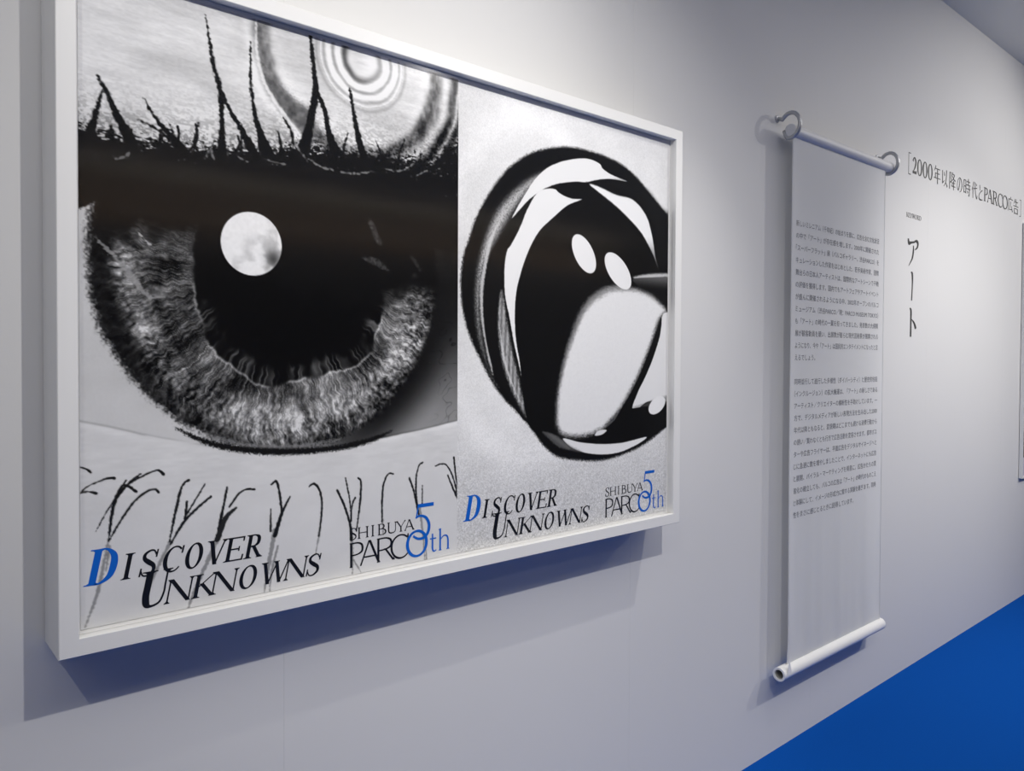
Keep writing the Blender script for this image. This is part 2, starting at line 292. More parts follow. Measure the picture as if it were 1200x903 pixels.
class Sheet:
    """a grid of print tones; u to the right, v down"""
    def __init__(s, nu, nv):
        s.nu, s.nv = nu, nv
        s.U, s.V = np.meshgrid(np.linspace(0, PWM, nu), np.linspace(0, PHM, nv))
        s.T = np.zeros((nv, nu))
    def window(s, p, m):
        du, dv = PWM / (s.nu - 1), PHM / (s.nv - 1)
        a = max(int((p[:, 0].min() - m) / du), 0); b = min(int((p[:, 0].max() + m) / du) + 2, s.nu)
        c = max(int((p[:, 1].min() - m) / dv), 0); d = min(int((p[:, 1].max() + m) / dv) + 2, s.nv)
        return slice(c, max(d, c)), slice(a, max(b, a))
    def sdist(s, p, w):
        U, V = s.U[w], s.V[w]; best = np.full(U.shape, 1e9); ins = np.zeros(U.shape, bool)
        q = np.roll(p, -1, 0)
        for (ax, ay), (bx, by) in zip(p, q):
            dx, dy = bx - ax, by - ay; L = dx * dx + dy * dy + 1e-9
            t = np.clip(((U - ax) * dx + (V - ay) * dy) / L, 0, 1)
            best = np.minimum(best, (U - ax - t * dx) ** 2 + (V - ay - t * dy) ** 2)
            if ay != by:
                c = (ay > V) != (by > V); ins ^= c & (U < (bx - ax) * (V - ay) / (by - ay) + ax)
        d = np.sqrt(best); return np.where(ins, -d, d)
    def fill(s, pts, tone, soft=1.6, smooth=True, alpha=1.0, grain=0, seed=5, out=None):
        """soft: width of the edge, out: how much of it lies outside (default half)"""
        p = smooth_path(pts, True, 5) if smooth else np.array(pts, float)
        out = soft / 2 if out is None else out
        w = s.window(p, soft + 4)
        if w[0].stop <= w[0].start or w[1].stop <= w[1].start: return
        d = s.sdist(p, w)
        if grain: d = d + grain * (lattice(s.U[w] / 1.7, s.V[w] / 1.7, seed) - .5) * 2
        m = (1 - sstep(d, out - soft, out)) * alpha
        if callable(tone): tone = tone(s.U[w], s.V[w])
        s.T[w] = s.T[w] * (1 - m) + tone * m
    def stroke(s, pts, widths, tone, soft=1.4, alpha=1.0, rough=0, seed=3):
        n = len(pts); P = smooth_path(np.c_[np.array(pts, float), np.interp(np.linspace(0, 1, n), np.linspace(0, 1, len(widths)), widths)], False, 5)
        w = s.window(P[:, :2], P[:, 2].max() + soft + 3)
        if w[0].stop <= w[0].start or w[1].stop <= w[1].start: return
        U, V = s.U[w], s.V[w]; best = np.full(U.shape, 1e9)
        for (ax, ay, aw), (bx, by, bw) in zip(P[:-1], P[1:]):
            dx, dy = bx - ax, by - ay; L = dx * dx + dy * dy + 1e-9
            t = np.clip(((U - ax) * dx + (V - ay) * dy) / L, 0, 1)
            best = np.minimum(best, np.hypot(U - ax - t * dx, V - ay - t * dy) - (aw + (bw - aw) * t) / 2)
        if rough: best = best + rough * (lattice(U / 4, V / 3, seed) - .5) * 2
        m = (1 - sstep(best, -soft / 2, soft / 2)) * alpha
        s.T[w] = s.T[w] * (1 - m) + tone * m

def picture_of_eye(nu, nv):
    s = Sheet(nu, nv); U, V = s.U, s.V
    CX, CY, RI = 343.0, 441.0, 328.0
    r = np.hypot(U - CX, V - CY); th = np.arctan2(V - CY, U - CX); th = np.where(th < -PI / 2, th + 2 * PI, th)
    # water above the lid with rings on it
    rip = fbm(U / 38, V / 5, 11, 3); fine = lattice(U / 5, V / 1.9, 23)
    T = .90 + .10 * (rip - .5) + .05 * (fine - .5)
    T -= .09 * sstep(fbm(U / 150, V / 60, 31, 2), .5, .8)
    q = np.hypot(U - 494, V - 18) + 5 * (fbm(U / 30, V / 30, 7, 2) - .5)
    def ring(c, wd): return np.exp(-((q - c) / wd) ** 2)
    T += .10 * (q < 90) - .55 * ring(40, 7) * (1 - .45 * sstep(U, 480, 530)) + .14 * ring(52, 6) - .27 * ring(64, 4) + .1 * ring(73, 4) - .22 * ring(83, 3.5) - .13 * ring(98, 4)
    T -= .10 * np.exp(-(q / 32) ** 2) * fine
    Q = np.hypot(U - 480, V - 15) + 9 * (fbm(U / 45, V / 45, 8, 2) - .5)
    right = sstep(U, 520, 640)
    def ring2(c, wd): return np.exp(-((Q - c) / wd) ** 2)
    T += .12 * ring2(215, 9) * (1 - .3 * right) + .07 * ring2(168, 16)
    streak = .55 + .9 * (fbm(U / 9, V / 16, 41, 2) - .3)
    T -= (ring2(190, 17) * (.50 + .10 * right) + ring2(178, 6) * .15) * np.clip(streak, .3, 1.2)
    T -= (ring2(238, 11) * .62 + ring2(262, 9) * .55 - ring2(250, 4) * .25) * right * np.clip(streak + .25, .4, 1.2)
    # lashes mirrored in the water
    vt = np.interp(U, [0, 70, 156, 280, 395, 504, 603, 660, 700, 728], [266, 276, 268, 249, 229, 222, 220, 205, 176, 158])
    s.T = T
    K = .06
    T -= np.exp(-np.clip(vt - V, 0, 400) / 36) * (.10 + .95 * sstep(fbm(U / 5, V / 3.2, 45, 3), .44, .60)) * .7
    T -= .25 * sstep(U, 640, 720) * sstep(V, 90, 200) * (.5 + fine)
    s.T = T
    s.fill([(290, 57), (303, 88), (328, 109), (358, 127), (388, 143), (399, 186), (364, 176), (335, 151), (309, 123), (293, 96)], lambda u, v: .34 + .3 * (fbm(u / 8, v / 8, 46, 2) - .5), 14, True, .75, 4)
    s.stroke([(281, 2), (282, 56), (293, 102), (315, 137), (344, 168), (371, 197)], [3, 5, 6, 6, 6, 5], .97, 5, .8, 1.5)
    def lash(p, w, a=1.0): s.stroke(p, [x * 1.6 for x in w], K, 3.4, a, 1.9)
    lash([(27, 161), (35, 175), (43, 190), (55, 218), (71, 249), (81, 277)], [2, 4, 5, 7, 11, 15])
    lash([(34, 182), (24, 224), (15, 259), (6, 290)], [2, 5, 11, 18])
    lash([(96, 182), (107, 203), (125, 224), (143, 242), (156, 261)], [2, 3, 5, 9, 15]); lash([(87, 218), (116, 229), (140, 244)], [1.5, 3, 5])
    lash([(193, 19), (199, 57), (206, 99), (214, 126), (219, 154), (220, 190), (220, 246)], [1, 2.5, 4.5, 5, 6, 5, 10])
    lash([(217, 138), (235, 173), (253, 199), (274, 234)], [4, 4, 6, 12]); lash([(271, 44), (271, 112), (279, 171), (288, 199), (301, 235)], [1.5, 3, 5, 8, 16])
    lash([(383, -8), (388, 28), (392, 67), (395, 103), (388, 140), (382, 173), (373, 210)], [2.5, 5, 6, 8, 9, 10, 16]); lash([(397, 103), (414, 134), (422, 173), (436, 208)], [6, 6, 8, 14])
    lash([(466, 80), (476, 129), (485, 169), (498, 210)], [3, 5, 8, 12])
    for pth in [[(24, 242), (19, 261), (17, 283)], [(45, 235), (47, 253), (48, 274)], [(122, 222), (119, 242), (117, 265)], [(135, 217), (140, 235), (142, 258)], [(181, 203), (176, 224), (174, 248)], [(257, 198), (254, 219), (253, 244)], [(320, 190), (326, 210), (328, 235)], [(331, 164), (345, 183), (351, 207)], [(463, 167), (455, 191), (452, 218)], [(523, 168), (534, 190), (539, 217)], [(591, 156), (580, 182), (575, 210)]]:
        lash(pth, [1.5, 3, 4])
    T = s.T
    # lid edge breaking up into droplets
    d = vt - V
    n1 = fbm(U / 7, V / 3.2, 51, 2); n2 = lattice(U / 3.2, V / 2.2, 52)
    spread = 48 + 50 * (fbm(U / 60, V * 0, 53, 2) - .5)
    m = sstep(n1 + .25 * (n2 - .5) + .1, .02 + np.clip(d, -5, 400) / spread, .2 + np.clip(d, -5, 400) / spread) * (d < spread * 1.3)
    T = T * (1 - m) + (.05 + .04 * n2) * m
    lid = sstep(-d, -9, 7)
    spark = (sstep(lattice(U / 4.5, V / 2.6, 61), .86, .97) * (1 - sstep(-d, 0, 34)) * lid + sstep(lattice(U / 5, V / 3.4, 62), .88, .98) * sstep(U, 600, 690) * (1 - sstep(V, 250, 360)) * .9) * (.2 + .8 * lattice(U / 24, V / 16, 64))
    Tl = .06 + .02 * fbm(U / 60, V / 14, 63) + .6 * spark
    T = T * (1 - lid) + Tl * lid
    s.T = T
    for p in [[(43, 275), (47, 261), (45, 251)],[(67, 266), (73, 251), (76, 237)],[(144, 249), (149, 234), (147, 217)],[(166, 253), (177, 237), (178, 214), (176, 208)],[(280, 248), (288, 231), (285, 216)],[(322, 234), (330, 221)],[(117, 251), (122, 239)],[(31, 280), (35, 269)],[(201, 253), (208, 240)],[(244, 242), (251, 226), (248, 214)],[(344, 237), (350, 220)],[(448, 219), (441, 204)],[(523, 216), (531, 198)]]: s.stroke(p, [5, 4, 4], .05, 2, 1, 1)
    for p in [[(53, 287), (66, 282), (73, 273)],[(191, 263), (200, 247), (206, 261)],[(354, 207), (364, 220), (378, 234)],[(382, 230), (402, 240), (430, 243)],[(448, 245), (485, 241), (523, 231)],[(547, 222), (583, 220), (616, 197)],[(620, 224), (646, 209)],[(296, 245), (312, 248), (335, 248)],[(250, 250), (265, 256)]]: s.stroke(p, [2, 3.5, 2], .62, 3, .7, 2.2)
    T = s.T
    # eyeball below the lid
    white = .815 + .05 * (fbm(U / 60, V / 40, 71, 2) - .5) + .02 * (lattice(U / 2, V / 2, 72) - .5)
    rw = r + 13 * (fbm(U / 3.4, V / 3.4, 73, 2) - .5) + 8 * (fbm(th * 10, r * 0, 70, 2) - .5)
    rim = sstep(rw, RI - 10, RI + 14)
    left = white * rim + .13 * (1 - rim)
    rt = np.clip(.085 + .52 * sstep(V, 440, 790) * sstep(r, 330, 425) + .03 * (fbm(U / 30, V / 30, 74) - .5), 0, 1)
    vein = np.exp(-((fbm(U / 30 + V / 60, V / 26, 75, 2) - .5) / .014) ** 2) * .12 * sstep(U, 640, 700)
    rt = rt - vein * sstep(V, 480, 620)
    k = sstep(U + .45 * (V - 700), 330, 560)
    ball = left * (1 - k) + rt * k
    # iris: wavy radial fibres
    tz = th + .030 * (lattice(r / 13, th * 5, 81) - .5) + .05 * (lattice(r / 48, th * 3, 82) - .5) + .012 * np.abs(((r / 9) % 2) - 1)
    f1 = 1 - np.abs(2 * lattice(tz * 46, r / 60, 83) - 1); f2 = 1 - np.abs(2 * lattice(tz * 95, r / 34, 84) - 1)
    patch = fbm(th * 5.2, r / 70, 85, 3)
    mot = .55 * fbm(U / 7, V / 7, 78, 3) + .45 * fbm(tz * 34, r / 16, 79, 3)
    I = .10 + .34 * (f1 ** 3.5 * .55 + f2 ** 3 * .6) * (.5 + 1.1 * mot) + .75 * np.clip(patch - .47, -.22, .4) + .85 * (mot - .44) * sstep(r, 225, 290) + .25 * (mot - .5) + .10 * (lattice(U / 2, V / 2, 86) - .5)
    I += .12 * np.exp(-((r - 280) / 36) ** 2)
    leftish = sstep(-np.cos(th), .5, .95); rightish = sstep(np.cos(th), .45, .8)
    lim = (sstep(r + 10 * (lattice(th * 40, r / 20, 87) - .5), 282, 312) * leftish + sstep(r + 16 * (fbm(U / 12, V / 12, 77, 2) - .5), 296, 330) * (1 - leftish) * (1 - rightish) * (.22 + .5 * sstep(-np.cos(th), .1, .6)) + sstep(r, 312, 336) * rightish)
    I = I * (1 - .82 * lim) + .03 * lim
    hi = np.clip(I, .03, .88)
    rc = np.interp(np.where(th < -PI / 2, th + 2 * PI, th), [-.2, .11, .32, .5, .72, .91, 1.14, 1.42, 1.72, 1.99, 2.25, 2.59, 2.87, 3.14], [200, 202, 207, 215, 225, 221, 209, 203, 218, 212, 209, 187, 176, 174]) + 9 * (lattice(th * 7, th * 0, 88) - .5) + 3 * (lattice(th * 30, th * 0, 89) - .5)
    rp = rc - 34 * sstep(th, .05, .5) * (1 - sstep(th, 2.5, 2.9)) - 8
    fr = sstep(r, rc - 7, rc + 5)
    fb = 1 - np.abs(2 * lattice(tz * 26, r / 50, 93) - 1)
    inner = .035 + .34 * (fb ** 3) * sstep(r, rp - 6 + 20 * lattice(th * 24, r * 0, 94), rp + 22) * sstep(lattice(th * 8, r / 30, 96), .05, .6)
    hi = hi * fr + inner * (1 - fr)
    col = np.exp(-((r - rc) / 2.4) ** 2) * .34 * sstep(lattice(th * 6, r * 0, 90), .15, .5)
    hi = np.clip(hi + col, .03, .9)
    hi = np.where(r < rp - 16, .03, hi)
    # shade of the lid over the iris
    vl = np.interp(U, [0, 60, 110, 160, 225, 330, 520, 560, 610, 660, 728], [395, 400, 392, 384, 404, 450, 486, 470, 446, 456, 490])
    lit = sstep(V + 46 * (fbm(U / 22, V / 12, 91, 2) - .5), vl - 18, vl + 48)
    hi = .05 + (hi - .05) * lit
    im = 1 - sstep(rw, RI - 6, RI + 10)
    ball = ball * (1 - im) + hi * im
    # where the ball starts under the lid
    vb = np.interp(U, [0, 34, 40, 46, 120, 728], [374, 352, 352, 372, 372, 372])
    bm = sstep(V + 5 * (n2 - .5), vb - 2, vb + 3)
    T = T * (1 - bm) + ball * bm
    # lower lid
    vlow = np.interp(U, [0, 120, 200, 330, 460, 560, 640, 728], [702, 737, 757, 779, 772, 762, 752, 738]) + 3 * (fbm(U / 50, V * 0, 95) - .5)
    low = sstep(V, vlow - 1.5, vlow + 3)
    skin = .865 + .05 * (fbm(U / 70, V / 50, 96) - .5) + .05 * (fbm(U / 26, V / 5, 97, 2) - .5) * (1 - sstep(V, 800, 880)) + .015 * (lattice(U / 2, V / 2, 98) - .5)
    skin = skin + .04 * np.exp(-((V - vlow - 6) / 6) ** 2) * sstep(np.abs(U - 300), 170, 260)
    T = T * (1 - low) + skin * low
    line = np.exp(-((V - vlow) / 2) ** 2) * .12 * (.4 + .6 * sstep(np.abs(U - 330), 120, 260)); T = T - line
    s.T = np.clip(T, .02, .95)
    s.fill([(141, 720), (179, 738), (222, 753), (280, 764), (353, 771), (431, 772), (505, 764), (564, 750), (524, 769), (467, 780), (395, 784), (328, 782), (264, 774), (212, 761), (173, 743)], .085, 5, True, 1, 2.5)
    s.fill([(190, 734), (264, 756), (344, 764), (449, 760), (378, 770), (312, 767), (249, 758)], .55, 5, True, .6, 3)
    s.fill([(97, 731), (134, 741), (176, 749), (134, 746), (105, 737)], .88, 5, True, .8)
    # patches lit inside the lid's shade
    for p, t, a in [([(508, 330), (520, 335), (535, 364), (539, 374), (526, 372), (514, 349)], .42, .6), ([(493, 405), (524, 403), (547, 418), (555, 428), (536, 422), (512, 414)], .4, .6), ([(604, 392), (617, 394), (632, 418), (625, 418)], .3, .5)]:
        s.fill(p, lambda u, v: t * (.35 + .9 * lattice(u / 2.5, v / 4, 99)), 5, True, a, 3)
    for p, w in [([(21, 407), (31, 417), (43, 433)], 4), ([(28, 404), (38, 419), (45, 432)], 4), ([(31, 442), (45, 441), (53, 439)], 2.5), ([(40, 458), (52, 460), (65, 458)], 3)]: s.stroke(p, [w * .4, w, w * .5], .07, 2)
    s.stroke([(24, 415), (38, 430), (53, 446), (70, 468), (88, 491), (103, 506)], [3, 6, 7, 8, 8, 4], .60, 4, .8, 3)
    s.stroke([(83, 398), (93, 409), (104, 418)], [1.5, 3, 3], .8, 2, .8, 2); s.stroke([(101, 506), (114, 504), (126, 503)], [3, 3, 2], .6, 2, .8)
    # the moon
    mp = [(273 + 55.5 * math.cos(a) * (1 - .004), 400 + 56.5 * math.sin(a)) for a in np.linspace(0, 2 * math.pi, 48, False)]
    def moon(u, v):
        g = fbm(u / 22, v / 22, 121, 4); w = sstep(.62 * (u - 273) + .55 * (v - 400) + 60 * (g - .5), -14, 40)
        return .95 - .19 * w * sstep(g, .35, .62) - .45 * np.exp(-(((u - 312) / 13) ** 2 + ((v - 424) / 15) ** 2)) + .05 * (fbm(u / 5, v / 5, 122, 2) - .5)
    s.fill(mp, moon, 1.6, False)
    # lower lashes, each thinning into its mirror image on the wet lid
    B = .11
    def lo(p, w, t=B, a=1.0): s.stroke(p, [x * 1.12 for x in w], t, 1.6, a, .7, 4)
    def fade(p, w, t=.46, a=.7): s.stroke(p, [x * 1.05 for x in w], t, 3, a, 1.1, 6)
    fade([(40, 894), (33, 931), (27, 964), (18, 994), (6, 1027)], [4, 4, 5, 4, 2]); fade([(41, 905), (36, 942)], [4, 3], .45)
    fade([(134, 910), (118, 942), (104, 972), (95, 994)], [5, 5, 4, 2]); fade([(213, 915), (190, 964), (171, 1006), (160, 1036)], [8, 6, 5, 2]); fade([(315, 920), (305, 971), (298, 1009), (294, 1034)], [8, 7, 4, 2])
    fade([(320, 950), (308, 998), (305, 1032)], [4, 4, 2]); fade([(406, 911), (401, 946), (395, 978)], [4, 4, 2]); fade([(469, 936), (473, 991), (473, 1028)], [6, 5, 2]); fade([(475, 1000), (494, 1032)], [3, 2]); fade([(631, 918), (640, 983), (644, 1034)], [5, 4, 2]); fade([(542, 930), (542, 961)], [3, 2]); fade([(646, 1002), (649, 1038)], [3, 2])
    lo([(-1, 774), (8, 778), (15, 784)], [1.5, 3.5]); lo([(-1, 816), (10, 806), (23, 801), (39, 796), (49, 797)], [1.5, 2, 2.5, 4]); lo([(-1, 816), (10, 814), (23, 818)], [2, 2, 4])
    lo([(22, 878), (37, 850), (51, 828), (65, 811), (84, 796), (88, 794)], [1, 2, 3, 3, 2.5]); lo([(48, 835), (58, 821), (71, 807), (94, 796), (114, 790), (123, 798)], [3, 3, 3, 2.5, 4]); lo([(61, 809), (71, 813), (81, 822)], [3, 3.5, 4])
    lo([(40, 897), (43, 867), (48, 838), (56, 817), (66, 802)], [2, 4, 5, 4, 2]); lo([(40, 897), (56, 869), (75, 841), (94, 825), (109, 821), (115, 827)], [2, 3.5, 3.5, 3, 4])
    lo([(132, 911), (141, 866), (150, 827), (156, 816), (163, 812)], [2, 4, 4, 3, 4]); lo([(134, 916), (154, 883), (176, 862), (200, 844)], [3, 4.5, 4, 3.5]); lo([(157, 876), (159, 860), (160, 848)], [4, 4, 4]); lo([(160, 869), (177, 842), (190, 821)], [3, 2.5, 2.5])
    lo([(213, 903), (222, 862), (228, 831)], [5, 4, 3.5]); lo([(211, 920), (225, 885), (244, 869)], [9, 8, 4], .16); lo([(232, 866), (249, 844), (264, 838), (277, 840)], [3, 3, 3, 4])
    lo([(308, 834), (318, 830), (324, 853), (328, 888)], [3, 4, 4, 4]); lo([(344, 861), (329, 888), (315, 928)], [3, 5, 8]); lo([(307, 879), (307, 919)], [2, 4], .2)
    lo([(382, 846), (392, 842), (402, 853), (408, 878), (406, 914), (402, 943)], [3, 4, 4, 4, 3.5, 2.5]); lo([(440, 859), (456, 893), (468, 931), (471, 960)], [4, 4, 4.5, 6]); lo([(458, 838), (467, 881), (471, 923)], [2.5, 3, 3]); lo([(486, 840), (492, 850), (490, 888), (482, 945)], [3, 4, 4, 2.5]); lo([(479, 879), (473, 890), (469, 926)], [4, 3, 3])
    lo([(566, 840), (554, 839), (544, 857), (540, 889), (540, 936)], [3, 3, 4, 4, 3]); lo([(637, 823), (629, 828), (622, 851), (622, 894), (629, 934)], [4, 3, 3.5, 4, 4]); lo([(605, 852), (616, 882), (627, 927)], [4, 4, 4]); lo([(637, 872), (637, 914)], [2.5, 2.5])
    lo([(670, 833), (688, 830), (703, 838), (719, 868), (731, 910)], [2.5, 3, 3, 3.5, 4]); lo([(719, 819), (724, 859), (731, 891)], [4, 3.5, 4]); lo([(703, 857), (717, 886), (731, 914)], [3.5, 4, 4])
    return s
def picture_of_drawing(nu, nv):
    s = Sheet(nu, nv); U, V = s.U, s.V
    g = lattice(U / 2.0, V / 2.0, 5); g2 = lattice(U / 1.5, V / 1.5, 6); cl = fbm(U / 50, V / 40, 9, 3)
    lowr = sstep(V, 700, 1000)
    base = .93 - .10 * lowr - .05 * sstep(np.abs(U - 400), 250, 400) * (1 - lowr)
    s.T = base + (.07 + .13 * lowr) * (g - .5) + (.04 + .08 * lowr) * (g2 - .5) + .05 * np.exp(-((np.hypot((U - 215) / 250, (V - 440) / 370) - 1.08) / .12) ** 2) + .05 * (cl - .5)
    K = .075
    # airbrushed outer rim
    s.fill([(794, 236), (731, 203), (660, 158), (577, 108), (502, 85), (407, 78), (331, 82), (252, 102), (192, 129), (133, 174), (83, 234), (47, 292), (28, 341), (12, 383), (6, 449), (15, 510), (34, 560), (66, 613), (98, 661), (131, 697), (167, 726), (202, 756), (226, 782), (260, 817), (309, 846), (383, 860), (462, 867), (544, 858), (632, 837), (728, 796), (801, 773)], K, 9, True, 1, 3, 5, 3)
    hz = [(60, 356), (91, 286), (128, 237), (179, 192), (238, 157), (283, 144), (228, 195), (169, 257), (123, 321), (89, 373), (70, 432), (65, 489), (70, 546), (83, 603), (98, 642), (120, 672), (100, 656), (75, 613), (53, 556), (43, 490), (45, 424)]
    s.fill(hz, lambda u, v: .80 - .30 * sstep(lattice(u / 1.8, v / 1.8, 15), .45, .9), 24, True, .95, 4, 7, 4)
    s.fill([(133, 266), (108, 309), (91, 353), (77, 408), (70, 460), (72, 517), (82, 565), (92, 603), (100, 642), (85, 603), (73, 556), (63, 499), (62, 442), (72, 390), (88, 334)], .83, 5, True, .9, 2)
    # second dark band, fuzzy on its inner side
    s.fill([(407, 155), (329, 167), (266, 191), (220, 220), (180, 254), (144, 294), (113, 342), (91, 388), (77, 431), (72, 479), (75, 536), (85, 584), (100, 623), (125, 666), (156, 702), (202, 752), (265, 726), (262, 357), (318, 227), (439, 178)], K + .01, 3, True, 1, 1)
    s.fill([(124, 447), (135, 496), (148, 554), (161, 603), (177, 653), (191, 703), (202, 740), (172, 703), (146, 658), (128, 613), (117, 560), (114, 502)], lambda u, v: .66 + .30 * np.sin(u / 2.1 + v / 60) * .5 + .25 * (lattice(u / 1.7, v / 6, 25) - .5), 10, True, .85, 3)
    s.fill([(120, 533), (130, 584), (148, 639), (172, 687), (188, 711), (164, 678), (140, 633), (125, 588)], .85, 3, True, .8, 1.5)
    # white crescents
    s.fill([(553, 134), (490, 137), (439, 147), (398, 159), (318, 173), (261, 194), (212, 225), (180, 254), (154, 279), (177, 242), (198, 213), (222, 182), (260, 149), (311, 123), (376, 104), (416, 100), (448, 106), (457, 115), (483, 124), (516, 129)], .95, 1.8, True, 1, .6)
    s.fill([(386, 203), (353, 208), (324, 204), (298, 194), (266, 195), (233, 210), (204, 248), (177, 301), (154, 337), (139, 358), (132, 398), (134, 456), (148, 509), (161, 564), (180, 627), (190, 663), (180, 613), (166, 548), (165, 468), (178, 414), (204, 352), (239, 300), (281, 265), (333, 227)], .95, 2, True, 1, .8)
    # black middle
    s.fill([(386, 205), (333, 226), (281, 267), (234, 321), (204, 354), (178, 414), (167, 468), (167, 544), (180, 613), (199, 734), (226, 776), (280, 802), (346, 815), (511, 840), (728, 794), (801, 749), (796, 406), (680, 357), (665, 316), (607, 259), (504, 202), (408, 164), (341, 168), (295, 191), (318, 204), (353, 207)], K, 1.8, True)
    # sheen on the right of the black
    s.fill([(410, 163), (445, 164), (510, 175), (578, 179), (631, 213), (657, 263), (672, 320), (684, 350), (662, 316), (636, 286), (607, 259), (558, 229), (504, 202), (452, 181)], lambda u, v: .22 + .75 * sstep(v, 60, 150) * (1 - sstep(v, 265, 350) * .7), 5, True, 1, .8)
    s.fill([(477, 153), (543, 156), (613, 183), (664, 232), (687, 295), (695, 349), (795, 309), (793, 217), (701, 190), (634, 148), (553, 135)], K + .02, 34, True, 1, 2, 5, 16)
    s.fill([(580, 386), (615, 376), (662, 369), (729, 363), (796, 360), (796, 375), (730, 374), (662, 382), (616, 387)], .86, 8, True, .9, 2)
    s.fill([(580, 390), (662, 379), (730, 374), (796, 375), (798, 504), (723, 463), (681, 437), (616, 413)], lambda u, v: .40 - .32 * sstep(v, 372, 415), 3, True)
    # the big pale rounded shape
    s.fill([(506, 410), (574, 410), (645, 422), (700, 446), (727, 468), (716, 480), (693, 498), (664, 555), (611, 644), (543, 729), (496, 767), (454, 792), (383, 803), (323, 794), (299, 770), (296, 738), (300, 686), (321, 607), (350, 539), (395, 467), (448, 428)], lambda u, v: .93 + .04 * (lattice(u / 1.8, v / 1.8, 33) - .5), 22, True, 1, 5, 8, 6)
    s.stroke([(313, 645), (344, 565), (386, 487), (442, 441), (506, 420), (581, 419)], [3, 12, 17, 17, 13, 3], .50, 17, .75, 4)
    s.stroke([(690, 517), (661, 574), (604, 657), (540, 738), (484, 780)], [2, 7, 9, 9, 3], .55, 10, .6, 3)
    # right-hand slit and the pale shape beyond
    s.fill([(704, 485), (694, 536), (665, 602), (633, 653), (598, 699), (581, 735), (598, 740), (648, 719), (726, 722), (801, 724), (797, 484), (731, 472)], .92, 2, True, 1, .5)
    s.fill([(701, 488), (696, 536), (662, 607), (619, 667), (581, 726), (553, 743), (510, 768), (533, 738), (570, 698), (611, 644), (654, 574), (682, 522)], K, 3, True, 1, 1)
    s.fill([(584, 733), (630, 725), (670, 715), (738, 705), (800, 702), (801, 736), (730, 731), (656, 733)], .40, 9, True, .55, 2)
    s.fill([(588, 735), (638, 733), (685, 734), (727, 729), (801, 724), (801, 768), (728, 794), (639, 814), (544, 823), (461, 818), (407, 809), (451, 796), (500, 770), (550, 738)], K, 1.8, True)
    s.fill([(323, 799), (383, 813), (461, 823), (544, 825), (639, 816), (617, 829), (579, 840), (527, 850), (462, 850), (398, 840), (347, 821)], .93, 2, True, 1, .5)
    s.fill([(308, 795), (347, 819), (389, 837), (347, 830), (308, 810), (271, 784)], .5, 8, True, .6, 2)
    s.fill([(254, 779), (282, 785), (311, 800), (347, 827), (311, 821), (277, 799)], .42, 6, True, .7, 2)
    s.fill([(436, 799), (445, 789), (467, 786), (480, 789), (467, 797), (451, 800)], .9, 2, True)
    # the pale ovals
    for ov in [[(422.4, 385.3), (414.4, 386.9), (405.3, 386.0), (395.7, 382.8), (385.8, 377.5), (376.3, 370.3), (367.7, 361.6), (360.2, 351.8), (354.4, 341.5), (350.4, 331.1), (348.4, 321.2), (348.6, 312.2), (350.9, 304.4), (355.3, 298.5), (361.4, 294.5), (369.0, 292.7), (377.9, 293.3), (387.4, 296.2), (397.3, 301.2), (406.9, 308.2), (415.8, 316.9), (423.5, 326.7), (429.7, 337.2), (433.9, 347.9), (436.0, 358.2), (435.8, 367.5), (433.3, 375.4), (428.8, 381.4)], [(561.2, 417.1), (552.6, 419.3), (542.5, 419.1), (531.2, 416.6), (519.5, 411.8), (507.8, 405.2), (496.8, 396.9), (487.0, 387.5), (478.9, 377.4), (472.8, 367.2), (469.1, 357.2), (467.8, 347.9), (469.1, 339.9), (472.9, 333.5), (479.0, 329.0), (487.1, 326.6), (496.9, 326.5), (507.9, 328.7), (519.6, 333.1), (531.3, 339.5), (542.6, 347.6), (552.7, 357.0), (561.3, 367.3), (567.7, 377.9), (571.7, 388.3), (573.1, 397.8), (571.7, 406.1), (567.7, 412.6)], [(713.1, 708.9), (717.4, 712.2), (720.1, 716.4), (720.9, 721.3), (720.0, 726.7), (717.2, 732.4), (712.7, 738.0), (706.9, 743.2), (699.9, 747.7), (692.2, 751.5), (684.2, 754.1), (676.1, 755.6), (668.6, 755.9), (661.9, 754.9), (656.3, 752.8), (652.1, 749.6), (649.6, 745.4), (648.8, 740.6), (649.7, 735.3), (652.4, 729.7), (656.7, 724.3), (662.3, 719.1), (669.1, 714.5), (676.7, 710.7), (684.7, 708.0), (692.8, 706.3), (700.4, 706.0), (707.3, 706.8)]]:
        s.fill(ov, .95, 1.6, False)
    return s

# ------------------------------------------------------------------ the framed pair of posters
GX0, GX1, GZ0, GZ1 = -0.00568, 1.46180, 0.96286, 2.00421            # opening of the frame
RW, FD, PQ, PZ = 0.02819, 0.11410, 0.09237, 0.96854               # rail width, frame depth, depth of the prints, height of the prints' lower edge
fr = empty('picture_frame', (.728, 0, PZ), 'large white box frame on the wall holding two black and white posters side by side', 'picture frame')
def rail(pa, pb, qa, qb):
    """one mitred side: outer edge pa-pb, inner edge qa-qb, with a small lip in front"""
    prof = []
    for (ox, oz), (ix, iz) in ((pa, qa), (pb, qb)):
        dx, dz = ix - ox, iz - oz
        def at(k, y): return (ox + dx * k, y, oz + dz * k)
        prof.append([at(0, -.004), at(0, -FD + .0012), at(.04, -FD), at(.96, -FD), at(1, -FD + .0012), at(1, -FD + .011), at(.93, -FD + .011), at(.93, -.004)])
    return MB().loft(prof)
O = [(GX0 - RW, GZ0 - RW), (GX1 + RW, GZ0 - RW), (GX1 + RW, GZ1 + RW), (GX0 - RW, GZ1 + RW)]; I = [(GX0, GZ0), (GX1, GZ0), (GX1, GZ1), (GX0, GZ1)]
for k in range(4):
    j = (k + 1) % 4; rail(O[k], O[j], I[k], I[j]).build('frame_rail', M_frame, fr)
